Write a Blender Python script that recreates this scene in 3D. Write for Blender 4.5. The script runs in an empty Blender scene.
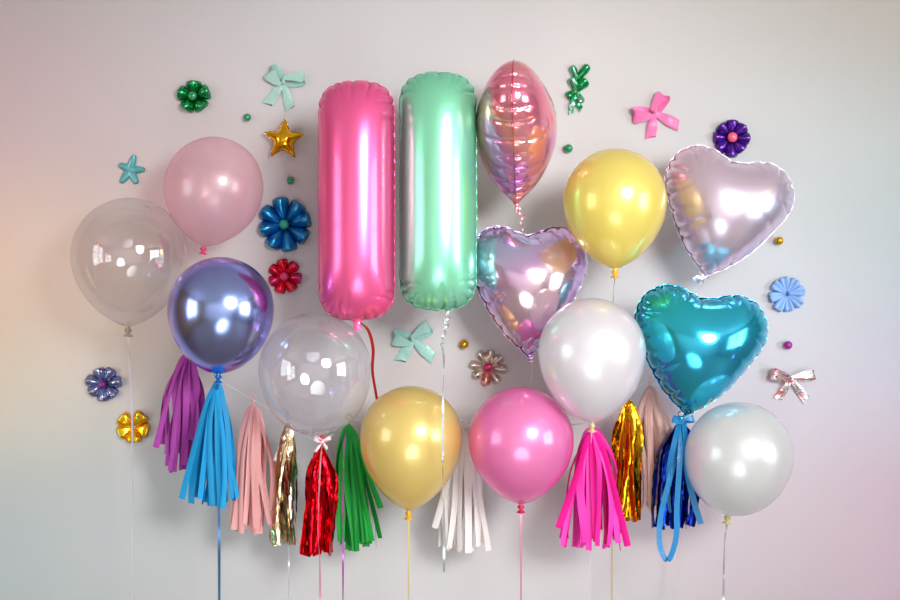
import bpy, bmesh, math, random
import numpy as np
from mathutils import Vector, Matrix, Euler
from mathutils.geometry import delaunay_2d_cdt

random.seed(7)
C = bpy.context.scene.collection
PI = math.pi
CAM_D, CAM_Z, PPM = 3.2, 1.5, 375.0      # camera distance to the wall, eye height, pixels per metre on the wall


def S(d):                                 # metres covered by one pixel at distance d in front of the wall
    return (CAM_D - d) / CAM_D / PPM


def W(px, py, d=0.0):                     # photograph position + distance from the wall -> metres
    return Vector(((px - 450) * S(d), -d, CAM_Z - (py - 300) * S(d)))


def lin(c):
    return tuple(((v / 255) / 12.92 if v / 255 <= 0.04045 else ((v / 255 + 0.055) / 1.055) ** 2.4) for v in c) + (1.0,)


# ------------------------------------------------------------------ materials
def new_mat(name):
    m = bpy.data.materials.new(name); m.use_nodes = True
    nt = m.node_tree; nt.nodes.clear()
    out = nt.nodes.new('ShaderNodeOutputMaterial')
    return m, nt, out


def pbsdf(nt, col, metal=0.0, rough=0.4, **kw):
    b = nt.nodes.new('ShaderNodeBsdfPrincipled')
    b.inputs['Base Color'].default_value = lin(col)
    b.inputs['Metallic'].default_value = metal
    b.inputs['Roughness'].default_value = rough
    for k, v in kw.items():
        b.inputs[k.replace('_', ' ')].default_value = v
    return b


def add_bump(nt, bsdf, scale, strength, dist=0.002, detail=3.0, stretch=None):
    tc = nt.nodes.new('ShaderNodeTexCoord')
    n = nt.nodes.new('ShaderNodeTexNoise'); n.inputs['Scale'].default_value = scale; n.inputs['Detail'].default_value = detail
    if stretch:
        mp = nt.nodes.new('ShaderNodeMapping'); mp.inputs['Scale'].default_value = stretch
        nt.links.new(tc.outputs['Object'], mp.inputs['Vector']); nt.links.new(mp.outputs['Vector'], n.inputs['Vector'])
    else:
        nt.links.new(tc.outputs['Object'], n.inputs['Vector'])
    b = nt.nodes.new('ShaderNodeBump'); b.inputs['Strength'].default_value = strength; b.inputs['Distance'].default_value = dist
    nt.links.new(n.outputs['Fac'], b.inputs['Height']); nt.links.new(b.outputs['Normal'], bsdf.inputs['Normal'])
    return b


def plain(name, col, metal=0.0, rough=0.5, bump=None, **kw):
    m, nt, out = new_mat(name)
    b = pbsdf(nt, col, metal, rough, **kw)
    nt.links.new(b.outputs[0], out.inputs[0])
    if bump: add_bump(nt, b, *bump)
    return m


def iridescent(name, face, edge, metal, rough, blend=0.45, tint_noise=None, coat=0.6, bump=None):
    """interference film: the tint shifts from face-on to grazing, plus a slow patchy tint of its own"""
    m, nt, out = new_mat(name)
    b = pbsdf(nt, face, metal, rough, Coat_Weight=coat, Coat_Roughness=0.04)
    lw = nt.nodes.new('ShaderNodeLayerWeight'); lw.inputs['Blend'].default_value = blend
    mx = nt.nodes.new('ShaderNodeMix'); mx.data_type = 'RGBA'
    mx.inputs[6].default_value = lin(face); mx.inputs[7].default_value = lin(edge)
    nt.links.new(lw.outputs['Facing'], mx.inputs[0])
    last = mx.outputs[2]
    if tint_noise:
        cols, scale, fac = tint_noise
        tc = nt.nodes.new('ShaderNodeTexCoord')
        n = nt.nodes.new('ShaderNodeTexNoise'); n.inputs['Scale'].default_value = scale; n.inputs['Detail'].default_value = 0.5
        r = nt.nodes.new('ShaderNodeValToRGB')
        nt.links.new(tc.outputs['Object'], n.inputs['Vector']); nt.links.new(n.outputs['Fac'], r.inputs[0])
        els = r.color_ramp.elements
        while len(els) < len(cols): els.new(0.5)
        for i, c in enumerate(cols):
            els[i].position = 0.32 + 0.36 * i / (len(cols) - 1); els[i].color = lin(c)
        m2 = nt.nodes.new('ShaderNodeMix'); m2.data_type = 'RGBA'; m2.inputs[0].default_value = fac
        nt.links.new(last, m2.inputs[6]); nt.links.new(r.outputs[0], m2.inputs[7]); last = m2.outputs[2]
    nt.links.new(last, b.inputs['Base Color'])
    nt.links.new(b.outputs[0], out.inputs[0])
    if bump: add_bump(nt, b, *bump)
    return m


def pearl(name, col, edge, see=0.12, metal=0.3, rough=0.33, transl=0.25):
    """pearlescent latex: satin body under a clear gloss, a little light and view passing through it"""
    m, nt, out = new_mat(name)
    b = pbsdf(nt, col, metal, rough, Coat_Weight=1.0, Coat_Roughness=0.10, Coat_IOR=1.6)
    lw = nt.nodes.new('ShaderNodeLayerWeight'); lw.inputs['Blend'].default_value = 0.25
    mx = nt.nodes.new('ShaderNodeMix'); mx.data_type = 'RGBA'
    mx.inputs[6].default_value = lin(col); mx.inputs[7].default_value = lin(edge)
    nt.links.new(lw.outputs['Facing'], mx.inputs[0]); nt.links.new(mx.outputs[2], b.inputs['Base Color'])
    t = nt.nodes.new('ShaderNodeBsdfTranslucent'); t.inputs[0].default_value = lin(col)
    s1 = nt.nodes.new('ShaderNodeMixShader'); s1.inputs[0].default_value = transl
    nt.links.new(b.outputs[0], s1.inputs[1]); nt.links.new(t.outputs[0], s1.inputs[2])
    tr = nt.nodes.new('ShaderNodeBsdfTransparent'); tr.inputs[0].default_value = lin(edge)
    s2 = nt.nodes.new('ShaderNodeMixShader'); s2.inputs[0].default_value = see
    nt.links.new(s1.outputs[0], s2.inputs[1]); nt.links.new(tr.outputs[0], s2.inputs[2])
    nt.links.new(s2.outputs[0], out.inputs[0])
    return m


def clear_film(name, tint, milk):
    m, nt, out = new_mat(name)
    tr = nt.nodes.new('ShaderNodeBsdfTransparent'); tr.inputs[0].default_value = lin(tint)
    df = nt.nodes.new('ShaderNodeBsdfPrincipled'); df.inputs['Base Color'].default_value = lin((240, 236, 236)); df.inputs['Roughness'].default_value = 0.3
    lw = nt.nodes.new('ShaderNodeLayerWeight'); lw.inputs['Blend'].default_value = 0.35
    pw = nt.nodes.new('ShaderNodeMath'); pw.operation = 'POWER'; pw.inputs[1].default_value = 2.5
    nt.links.new(lw.outputs['Facing'], pw.inputs[0])
    mu = nt.nodes.new('ShaderNodeMath'); mu.operation = 'MULTIPLY_ADD'; mu.inputs[1].default_value = 0.38; mu.inputs[2].default_value = milk
    nt.links.new(pw.outputs[0], mu.inputs[0])
    s1 = nt.nodes.new('ShaderNodeMixShader'); nt.links.new(mu.outputs[0], s1.inputs[0])
    nt.links.new(tr.outputs[0], s1.inputs[1]); nt.links.new(df.outputs[0], s1.inputs[2])
    gl = nt.nodes.new('ShaderNodeBsdfGlossy'); gl.inputs['Roughness'].default_value = 0.03
    lf = nt.nodes.new('ShaderNodeLayerWeight'); lf.inputs['Blend'].default_value = 0.5
    fr = nt.nodes.new('ShaderNodeMath'); fr.operation = 'POWER'; fr.inputs[1].default_value = 4.0
    nt.links.new(lf.outputs['Facing'], fr.inputs[0])
    fm = nt.nodes.new('ShaderNodeMath'); fm.operation = 'MULTIPLY_ADD'; fm.inputs[1].default_value = 0.5; fm.inputs[2].default_value = 0.13; fm.use_clamp = True
    nt.links.new(fr.outputs[0], fm.inputs[0])
    s2 = nt.nodes.new('ShaderNodeMixShader'); nt.links.new(fm.outputs[0], s2.inputs[0])
    nt.links.new(s1.outputs[0], s2.inputs[1]); nt.links.new(gl.outputs[0], s2.inputs[2])
    nt.links.new(s2.outputs[0], out.inputs[0])
    return m


def sheet(name, col, rough=0.55, transl=0.35, see=0.0):
    """tissue paper or satin ribbon: diffuse sheet that lets some light through"""
    m, nt, out = new_mat(name)
    b = pbsdf(nt, col, 0.0, rough)
    t = nt.nodes.new('ShaderNodeBsdfTranslucent'); t.inputs[0].default_value = lin(col)
    s1 = nt.nodes.new('ShaderNodeMixShader'); s1.inputs[0].default_value = transl
    nt.links.new(b.outputs[0], s1.inputs[1]); nt.links.new(t.outputs[0], s1.inputs[2])
    last = s1
    if rough < .5: add_bump(nt, b, 120, .35, .003, 1)
    if see:
        tr = nt.nodes.new('ShaderNodeBsdfTransparent')
        s2 = nt.nodes.new('ShaderNodeMixShader'); s2.inputs[0].default_value = see
        nt.links.new(s1.outputs[0], s2.inputs[1]); nt.links.new(tr.outputs[0], s2.inputs[2]); last = s2
    nt.links.new(last.outputs[0], out.inputs[0])
    return m


# ------------------------------------------------------------------ objects
def link(o, parent=None):
    C.objects.link(o)
    if parent: o.parent = parent
    return o


def mesh_obj(name, verts, faces, mat, parent=None, smooth=True, loc=None, edges=()):
    me = bpy.data.meshes.new(name)
    me.from_pydata([tuple(v) for v in verts], list(edges), [tuple(f) for f in faces])
    me.update()
    if smooth:
        me.polygons.foreach_set('use_smooth', [True] * len(me.polygons))
    if mat: me.materials.append(mat)
    o = link(bpy.data.objects.new(name, me), parent)
    if loc is not None: o.location = loc
    return o


def thing(name, label, cat, loc=(0, 0, 0), rot=(0, 0, 0), group=None):
    o = link(bpy.data.objects.new(name, None))
    o.empty_display_size = 0.03
    o.location = loc; o.rotation_euler = rot
    tag(o, label, cat, group)
    return o


def tag(o, label, cat, group=None):
    o['label'] = label; o['category'] = cat
    if group: o['group'] = group
    return o


def struct(o):
    o['kind'] = 'structure'
    return o


class MB:
    def __init__(s): s.v = []; s.f = []
    def grid(s, rows, close_u=False, cap=False):
        """rows: list of equal length point lists"""
        b = len(s.v); n = len(rows[0])
        for r in rows: s.v += [tuple(p) for p in r]
        for i in range(len(rows) - 1):
            for j in range(n if close_u else n - 1):
                k = (j + 1) % n
                s.f.append((b + i * n + j, b + i * n + k, b + (i + 1) * n + k, b + (i + 1) * n + j))
        if cap:
            s.f.append(tuple(b + j for j in range(n))[::-1])
            s.f.append(tuple(b + (len(rows) - 1) * n + j for j in range(n)))
        return s
    def box(s, a, b):
        x0, y0, z0 = a; x1, y1, z1 = b; k = len(s.v)
        s.v += [(x0, y0, z0), (x1, y0, z0), (x1, y1, z0), (x0, y1, z0), (x0, y0, z1), (x1, y0, z1), (x1, y1, z1), (x0, y1, z1)]
        s.f += [(k, k + 3, k + 2, k + 1), (k + 4, k + 5, k + 6, k + 7), (k, k + 1, k + 5, k + 4), (k + 1, k + 2, k + 6, k + 5), (k + 2, k + 3, k + 7, k + 6), (k + 3, k, k + 4, k + 7)]
        return s
    def obj(s, name, mat, parent=None, smooth=True):
        return mesh_obj(name, s.v, s.f, mat, parent, smooth)


def tube(path, rad, n=8):
    """closed round tube along a list of Vectors; rad number or list"""
    m = MB(); rows = []
    up = Vector((0, 1, 0)); prev = None
    for i, p in enumerate(path):
        t = (path[min(i + 1, len(path) - 1)] - path[max(i - 1, 0)]).normalized()
        if prev is None:
            a = t.cross(up)
            if a.length < 1e-3: a = t.cross(Vector((1, 0, 0)))
        else: a = prev - t * prev.dot(t)
        a.normalize(); prev = a; b = t.cross(a)
        r = rad[i] if hasattr(rad, '__len__') else rad
        rows.append([p + a * (r * math.cos(2 * PI * j / n)) + b * (r * math.sin(2 * PI * j / n)) for j in range(n)])
    m.grid(rows, True, True)
    return m


def bez(pts, n=24):
    """Catmull-Rom through points"""
    P = [Vector(p) for p in pts]; P = [P[0] * 2 - P[1]] + P + [P[-1] * 2 - P[-2]]; out = []
    for i in range(1, len(P) - 2):
        for k in range(n):
            t = k / n
            out.append(0.5 * ((2 * P[i]) + (P[i + 1] - P[i - 1]) * t + (2 * P[i - 1] - 5 * P[i] + 4 * P[i + 1] - P[i + 2]) * t * t + (3 * P[i] - P[i - 1] - 3 * P[i + 1] + P[i + 2]) * t ** 3))
    out.append(P[-2]); return out


def strap(path, width, twist=None, side0=Vector((1, 0, 0)), thick=0.0004, crease=0.0):
    """flat ribbon along path; width number or function(t); twist function(t) in radians about the path"""
    m = MB(); rows = []; n = len(path)
    for i, p in enumerate(path):
        t = (path[min(i + 1, n - 1)] - path[max(i - 1, 0)]).normalized()
        s = side0 - t * side0.dot(t)
        if s.length < 1e-4: s = Vector((0, 0, 1)) - t * t.z
        s.normalize(); u = i / (n - 1)
        if twist:
            s = Matrix.Rotation(twist(u), 3, t) @ s
        nn = t.cross(s)
        w = (width(u) if callable(width) else width) / 2
        c = crease * w
        rows.append([p - s * w - nn * thick / 2, p + nn * (c - thick / 2), p + s * w - nn * thick / 2, p + s * w + nn * thick / 2, p + nn * (c + thick / 2), p - s * w + nn * thick / 2])
    for a in ((0, 1, 2), (2, 3), (3, 4, 5), (5, 0)):      # each side its own strip, so the edges stay crisp
        m.grid([[r[k] for k in a] for r in rows])
    for r in (rows[0][::-1], rows[-1]):
        k = len(m.v); m.v += [tuple(q) for q in r]; m.f.append((k, k + 1, k + 4, k + 5)); m.f.append((k + 1, k + 2, k + 3, k + 4))
    return m


# ------------------------------------------------------------------ foil inflation (cloth under pressure, solved here)
def inflate(outline, spacing, steps=160, iters=12, pressure=1.0, compress=0.06, seed=1, smooth=2, flange=0.004, asym=0.0, pucker=None):
    """outline: Nx2 closed flat pattern (m). Two non-stretching sheets welded at the outline, blown up. Returns verts, faces."""
    P = np.array(outline, float)
    d = np.r_[0, np.cumsum(np.linalg.norm(np.roll(P, -1, 0) - P, axis=1))]
    nb = int(round(d[-1] / spacing)); Pc = np.vstack([P, P[:1]])
    q = np.linspace(0, d[-1], nb, endpoint=False)
    B = np.c_[np.interp(q, d, Pc[:, 0]), np.interp(q, d, Pc[:, 1])]
    rng = np.random.default_rng(seed)
    x0, z0 = B.min(0); x1, z1 = B.max(0); hs = spacing * 0.866
    G = []
    for r in range(int((z1 - z0) / hs) + 2):
        for c in range(int((x1 - x0) / spacing) + 2):
            G.append((x0 + (c + 0.5 * (r % 2)) * spacing, z0 + r * hs))
    G = np.array(G) + rng.uniform(-.12, .12, (len(G), 2)) * spacing
    ax, az = B[:, 0], B[:, 1]; bx, bz = np.roll(ax, -1), np.roll(az, -1)
    inside = np.zeros(len(G), bool); mind = np.full(len(G), 1e9)
    for k in range(nb):
        cond = ((az[k] > G[:, 1]) != (bz[k] > G[:, 1]))
        xs = (bx[k] - ax[k]) * (G[:, 1] - az[k]) / (bz[k] - az[k] + 1e-15) + ax[k]
        inside ^= cond & (G[:, 0] < xs)
        mind = np.minimum(mind, np.hypot(G[:, 0] - ax[k], G[:, 1] - az[k]))
    keep = inside & (mind > spacing * 0.62)
    G = G[keep]
    V2 = np.vstack([B, G])
    res = delaunay_2d_cdt([Vector(p) for p in V2], [], [list(range(nb))], 1, 1e-7)
    vv = np.array([tuple(v) for v in res[0]]); F = np.array([f for f in res[2] if len(f) == 3])
    # keep the original indices for the boundary
    X = np.zeros((len(vv), 3)); X[:, 0] = vv[:, 0]; X[:, 2] = vv[:, 1]
    E = np.unique(np.sort(np.vstack([F[:, [0, 1]], F[:, [1, 2]], F[:, [2, 0]]]), axis=1), axis=0)
    i, j = E[:, 0], E[:, 1]; n = len(X)
    L0 = np.linalg.norm(X[i] - X[j], axis=1)
    val = np.bincount(i, minlength=n) + np.bincount(j, minlength=n)
    orig = [o[0] if o else -1 for o in res[3]]
    bidx = np.full(nb, -1)
    for a, o in enumerate(orig):
        if 0 <= o < nb: bidx[o] = a
    bmask = np.zeros(n, bool); bmask[bidx[bidx >= 0]] = True
    # orientation so that the normal points to -y (front)
    fn = np.cross(X[F[:, 1]] - X[F[:, 0]], X[F[:, 2]] - X[F[:, 0]])
    flip = fn[:, 1] > 0; F[flip] = F[flip][:, [0, 2, 1]]
    X[:, 1] = -rng.uniform(0.1, 1.0, n) * spacing * 0.4; X[bmask, 1] = 0
    Vv = np.zeros_like(X)
    inv = 1.0 / np.maximum(val, 1)
    acc = pressure * 5.0e-5
    for s in range(steps):
        a, b, c = X[F[:, 0]], X[F[:, 1]], X[F[:, 2]]
        N = np.cross(b - a, c - a)
        nv = np.zeros_like(X)
        for k in range(3):
            w = N[:, k]
            nv[:, k] = np.bincount(F[:, 0], w, n) + np.bincount(F[:, 1], w, n) + np.bincount(F[:, 2], w, n)
        nv /= spacing * spacing * 1.7
        Xp = X.copy()
        X = X + 0.94 * Vv + nv * acc
        X[bmask, 1] = 0
        for it in range(iters):
            D = X[j] - X[i]; L = np.linalg.norm(D, axis=1) + 1e-12
            st = (L - L0) / L
            st = np.clip(np.where(st > 0, st, st * compress), -0.2, 0.5) * 0.5
            D *= st[:, None]
            for k in range(3):
                X[:, k] += 1.3 * inv * (np.bincount(i, D[:, k], n) - np.bincount(j, D[:, k], n))
            X[bmask, 1] = 0
            X[:, 1] = np.minimum(X[:, 1], 0)
        Vv = X - Xp; sp = np.linalg.norm(Vv, axis=1); Vv *= np.minimum(1, 0.3 * spacing / (sp + 1e-12))[:, None]
    for it in range(smooth):
        A = np.zeros_like(X)
        for k in range(3):
            A[:, k] = (np.bincount(i, X[j, k], n) + np.bincount(j, X[i, k], n)) * inv
        A[bmask] = X[bmask]
        X = X * 0.5 + A * 0.5
    if pucker:
        # creases running in from the weld, where the excess film gathers
        lam, amp, reach, wfun = pucker
        cum = np.r_[0, np.cumsum(np.linalg.norm(np.roll(B, -1, 0) - B, axis=1))]; per = cum[-1]
        nw = max(4, int(round(per / lam)))
        # crease positions, unevenly spaced
        cp = (np.arange(nw) + rng.uniform(-.28, .28, nw)) / nw * per
        ca = rng.uniform(0.45, 1.0, nw); cr = rng.uniform(0.55, 1.15, nw)
        P0 = vv
        best = np.full(n, 1e9); arc = np.zeros(n)
        for k in range(nb):
            dd = np.hypot(P0[:, 0] - B[k, 0], P0[:, 1] - B[k, 1]); mk = dd < best
            best[mk] = dd[mk]; arc[mk] = cum[k]
        dist = np.abs(((arc[:, None] - cp[None] + per / 2) % per) - per / 2)
        near = dist.argmin(1); dm = dist[np.arange(n), near]
        wts = np.array([wfun(*B[min(nb - 1, int(c / per * nb))]) for c in cp])
        R = reach * cr[near] * (0.3 + 0.7 * wts[near])
        # a narrow valley at the crease, a soft swell between creases
        valley = np.exp(-(dm / (spacing * 1.0)) ** 2) + 0.22 * np.exp(-(dm / (lam * 0.3)) ** 2)
        depth = amp * ca[near] * wts[near] * valley * np.clip(1 - best / R, 0, 1) ** 0.7
        depth[bmask] *= 0.45
        a, b, c = X[F[:, 0]], X[F[:, 1]], X[F[:, 2]]
        N = np.cross(b - a, c - a); nv = np.zeros_like(X)
        for k in range(3):
            w = N[:, k]
            nv[:, k] = np.bincount(F[:, 0], w, n) + np.bincount(F[:, 1], w, n) + np.bincount(F[:, 2], w, n)
        nv /= np.linalg.norm(nv, axis=1)[:, None] + 1e-12
        nb_ = nv.copy(); nb_[bmask, 1] = 0; nb_ /= np.linalg.norm(nb_, axis=1)[:, None] + 1e-12
        X = X - nb_ * depth[:, None]
        X[bmask, 1] = 0; X[:, 1] = np.minimum(X[:, 1], 0)
    # build: front, back, flange
    verts = [tuple(p) for p in X]; faces = [tuple(int(q) for q in f) for f in F]
    back = {}
    for a in range(n):
        if bmask[a]: back[a] = a
        else:
            back[a] = len(verts); verts.append((X[a, 0], -X[a, 1] * (1 - asym), X[a, 2]))
    faces += [(back[f[0]], back[f[2]], back[f[1]]) for f in faces[:]]
    if flange:
        ring = [int(b) for b in bidx if b >= 0]; m = len(ring)
        R = X[ring]; T = np.roll(R, -1, 0) - np.roll(R, 1, 0)
        O = np.c_[T[:, 2], -T[:, 0]]; O /= np.linalg.norm(O, axis=1)[:, None] + 1e-12
        area = np.sum(R[:, 0] * np.roll(R[:, 2], -1) - np.roll(R[:, 0], -1) * R[:, 2])
        if area < 0: O = -O
        for _ in range(2): O = (np.roll(O, 1, 0) + O * 2 + np.roll(O, -1, 0)) / 4
        b0 = len(verts)
        for k in range(m):
            verts.append((R[k, 0] + O[k, 0] * flange, 0.0012 * math.sin(k * 0.9), R[k, 2] + O[k, 1] * flange))
        for k in range(m):
            k2 = (k + 1) % m
            faces.append((ring[k], ring[k2], b0 + k2, b0 + k))
    return np.array(verts), faces


def fit(verts, w=None, h=None):
    """centre on the bounding box; scale to the width w and height h"""
    v = verts.copy(); lo, hi = v.min(0), v.max(0); v -= (lo + hi) / 2 * np.array([1, 0, 1])
    sx = w / (hi[0] - lo[0]) if w else None; sz = h / (hi[2] - lo[2]) if h else None
    sx = sx or sz; sz = sz or sx
    v *= np.array([sx, (sx + sz) / 2, sz]); return v


def heart_outline(w, h, bulge=0.20, soft=9, n=360, dipfill=0.0):
    """square on its corner with two half circles on top, sides a little bowed"""
    a = 1.0; q = a / math.sqrt(2); pts = []
    def arc(cx, cz, a0, a1, k):
        for i in range(k): t = math.radians(a0 + (a1 - a0) * i / k); pts.append((cx + a / 2 * math.cos(t), cz + a / 2 * math.sin(t)))
    def side(p, r, k):
        nx, nz = (r[1] - p[1]), -(r[0] - p[0])
        for i in range(k):
            t = i / k; u = bulge * 4 * t * (1 - t) / 2
            pts.append((p[0] + (r[0] - p[0]) * t + nx * u, p[1] + (r[1] - p[1]) * t + nz * u))
    side((0, -q), (q, 0), 80)                # tip to the right corner, bowed outwards
    arc(q / 2, q / 2, -45, 135, 120)
    arc(-q / 2, q / 2, 45, 225, 120)
    side((-q, 0), (0, -q), 80)
    P = np.array(pts)
    # even out, then soften the dip and shoulders but keep the tip
    d = np.r_[0, np.cumsum(np.linalg.norm(np.roll(P, -1, 0) - P, axis=1))]; Pc = np.vstack([P, P[:1]])
    t = np.linspace(0, d[-1], n, endpoint=False); P = np.c_[np.interp(t, d, Pc[:, 0]), np.interp(t, d, Pc[:, 1])]
    keep = np.exp(-((P[:, 1] + q) / 0.10) ** 2)[:, None]
    for _ in range(soft * 6):
        P = P * keep + (np.roll(P, 1, 0) + 2 * P + np.roll(P, -1, 0)) / 4 * (1 - keep)
    P -= (P.min(0) + P.max(0)) / 2; P /= (P.max(0) - P.min(0)); P[:, 0] *= w; P[:, 1] *= h
    return [tuple(p) for p in P]


def tube_outline(w, h, n=40, e=2.4):
    pts = []; cap = w * 0.44
    for k in range(n + 1):
        t = PI * k / n
        c, s = math.cos(t), math.sin(t)
        pts.append((w / 2 * math.copysign(abs(c) ** (2 / e), c), h / 2 - cap + cap * abs(s) ** (2 / e)))
    pts += [(-x, -z) for x, z in pts]
    return pts


def star_outline(R, r, k=5, rot=PI / 2, round_=0):
    pts = []
    for a in range(2 * k):
        rr = R if a % 2 == 0 else r
        th = rot + PI * a / k
        pts.append((rr * math.cos(th), rr * math.sin(th)))
    return pts


# ------------------------------------------------------------------ materials used
M = {}
M['wall'] = plain('painted plaster', (203, 200, 201), 0, 0.75, bump=(60, 0.08, 0.002, 4))
M['room_wall'] = plain('room wall paint', (240, 238, 236), 0, 0.8)
M['side_wall'] = plain('taupe room wall paint', (158, 150, 146), 0, 0.8)
M['sand_wall'] = plain('sand coloured room wall paint', (200, 162, 108), 0, 0.8)
M['ceiling'] = plain('ceiling paint', (238, 236, 234), 0, 0.85)
M['floor'] = plain('light oak floor', (165, 152, 138), 0, 0.5, bump=(8, 0.15, 0.002))
M['frame'] = plain('white window paint', (235, 235, 232), 0, 0.4)
M['skirting'] = plain('white skirting paint', (232, 230, 228), 0, 0.45)
m_, nt_, out_ = new_mat('window glass')
tr_ = nt_.nodes.new('ShaderNodeBsdfTransparent'); gl_ = nt_.nodes.new('ShaderNodeBsdfGlossy'); gl_.inputs['Roughness'].default_value = 0.02
mx_ = nt_.nodes.new('ShaderNodeMixShader'); mx_.inputs[0].default_value = 0.06
nt_.links.new(tr_.outputs[0], mx_.inputs[1]); nt_.links.new(gl_.outputs[0], mx_.inputs[2]); nt_.links.new(mx_.outputs[0], out_.inputs[0])
M['glass'] = m_

# ------------------------------------------------------------------ the room
XL, XR, YB, ZC = -3.1, 3.3, -5.6, 2.75
WIN = dict(y0=-3.35, y1=-1.55, z0=0.85, z1=2.45)


def side_wall(name, x, th):
    m = MB(); a, b = (x - th, x) if x < 0 else (x, x + th)
    m.box((a, YB, 0), (b, WIN['y0'], ZC)); m.box((a, WIN['y1'], 0), (b, 0.0, ZC))
    m.box((a, WIN['y0'], 0), (b, WIN['y1'], WIN['z0'])); m.box((a, WIN['y0'], WIN['z1']), (b, WIN['y1'], ZC))
    struct(m.obj(name, M['sand_wall'] if x < 0 else M['side_wall'], smooth=False))


struct(MB().box((XL - .15, 0, 0), (XR + .15, 0.15, ZC)).obj('wall_back', M['wall'], smooth=False))
side_wall('wall_left', XL, 0.15); side_wall('wall_right', XR, 0.15)
struct(MB().box((XL - .15, YB - .15, 0), (XR + .15, YB, ZC)).obj('wall_front', M['room_wall'], smooth=False))
struct(MB().box((XL - .15, YB - .15, -0.1), (XR + .15, 0.15, 0)).obj('floor', M['floor'], smooth=False))
struct(MB().box((XL - .15, YB - .15, ZC), (XR + .15, 0.15, ZC + 0.1)).obj('ceiling', M['ceiling'], smooth=False))
struct(MB().box((XL, -0.015, 0), (XR, 0, 0.09)).obj('baseboard_back', M['skirting'], smooth=False))


def window(n, x):
    y0, y1, z0, z1 = WIN['y0'], WIN['y1'], WIN['z0'], WIN['z1']
    sgn = -1 if x < 0 else 1; a, b = sorted((x + sgn * 0.03, x + sgn * 0.09)); f = 0.06
    root = struct(link(bpy.data.objects.new('window_%d' % n, None))); 
    m = MB(); m.box((a, y0, z0), (b, y0 + f, z1)); m.box((a, y1 - f, z0), (b, y1, z1))
    m.box((a, y0 + f, z0), (b, y1 - f, z0 + f)); m.box((a, y0 + f, z1 - f), (b, y1 - f, z1))
    ym = (y0 + y1) / 2; m.box((a, ym - .03, z0 + f), (b, ym + .03, z1 - f))
    zm = z0 + (z1 - z0) * 0.62; m.box((a, y0 + f, zm - .02), (b, ym - .03, zm + .02)); m.box((a, ym + .03, zm - .02), (b, y1 - f, zm + .02))
    m.obj('window_frame', M['frame'], root, False)
    g = (a + b) / 2
    MB().box((g - .002, y0 + f, z0 + f), (g + .002, y1 - f, z1 - f)).obj('window_pane', M['glass'], root, False)


window(1, XL); window(2, XR)

# ------------------------------------------------------------------ balloons of latex
M['rib_white'] = plain('white curling ribbon', (225, 225, 232), 0.3, 0.3)
M['rib_silver'] = plain('silver curling ribbon', (190, 200, 205), 0.6, 0.25)
M['rib_blue'] = plain('blue grey curling ribbon', (80, 125, 165), 0.6, 0.3)
M['rib_pink'] = plain('pink curling ribbon', (220, 150, 165), 0.4, 0.3)
M['rib_gold'] = plain('gold curling ribbon', (226, 208, 150), 0.4, 0.3)
M['rib_red'] = plain('red foil ribbon', (214, 45, 40), 0.4, 0.28)
M['rib_purple'] = plain('purple curling ribbon', (190, 110, 190), 0.4, 0.3)


def ribbon_down(path_px, d_list, w_px, mat, parent, turns=6, name='ribbon', thick=0.0005, n=40):
    """path in photograph coordinates, parent at a location without rotation"""
    o = parent.location
    pts = [W(a, b, d) - o for (a, b), d in zip(path_px, d_list)]
    path = bez(pts, n)
    wd = w_px * S(d_list[0])
    ph = random.uniform(0, 6)
    return strap(path, wd, twist=lambda u: ph + math.sin(u * turns * 2 + ph) * 1.1 + u * turns, thick=thick).obj(name, mat, parent)


def to_floor(x, y, d, x2=None):
    """pixel row of the floor under this point"""
    return 300 + (CAM_Z - 0.012) / S(d)


def lathe(prof, n=64):
    m = MB(); rows = []
    for r, z in prof:
        rows.append([(r * math.cos(2 * PI * j / n), r * math.sin(2 * PI * j / n), z) for j in range(n)])
    m.grid(rows, True)
    b = 0
    return m


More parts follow.
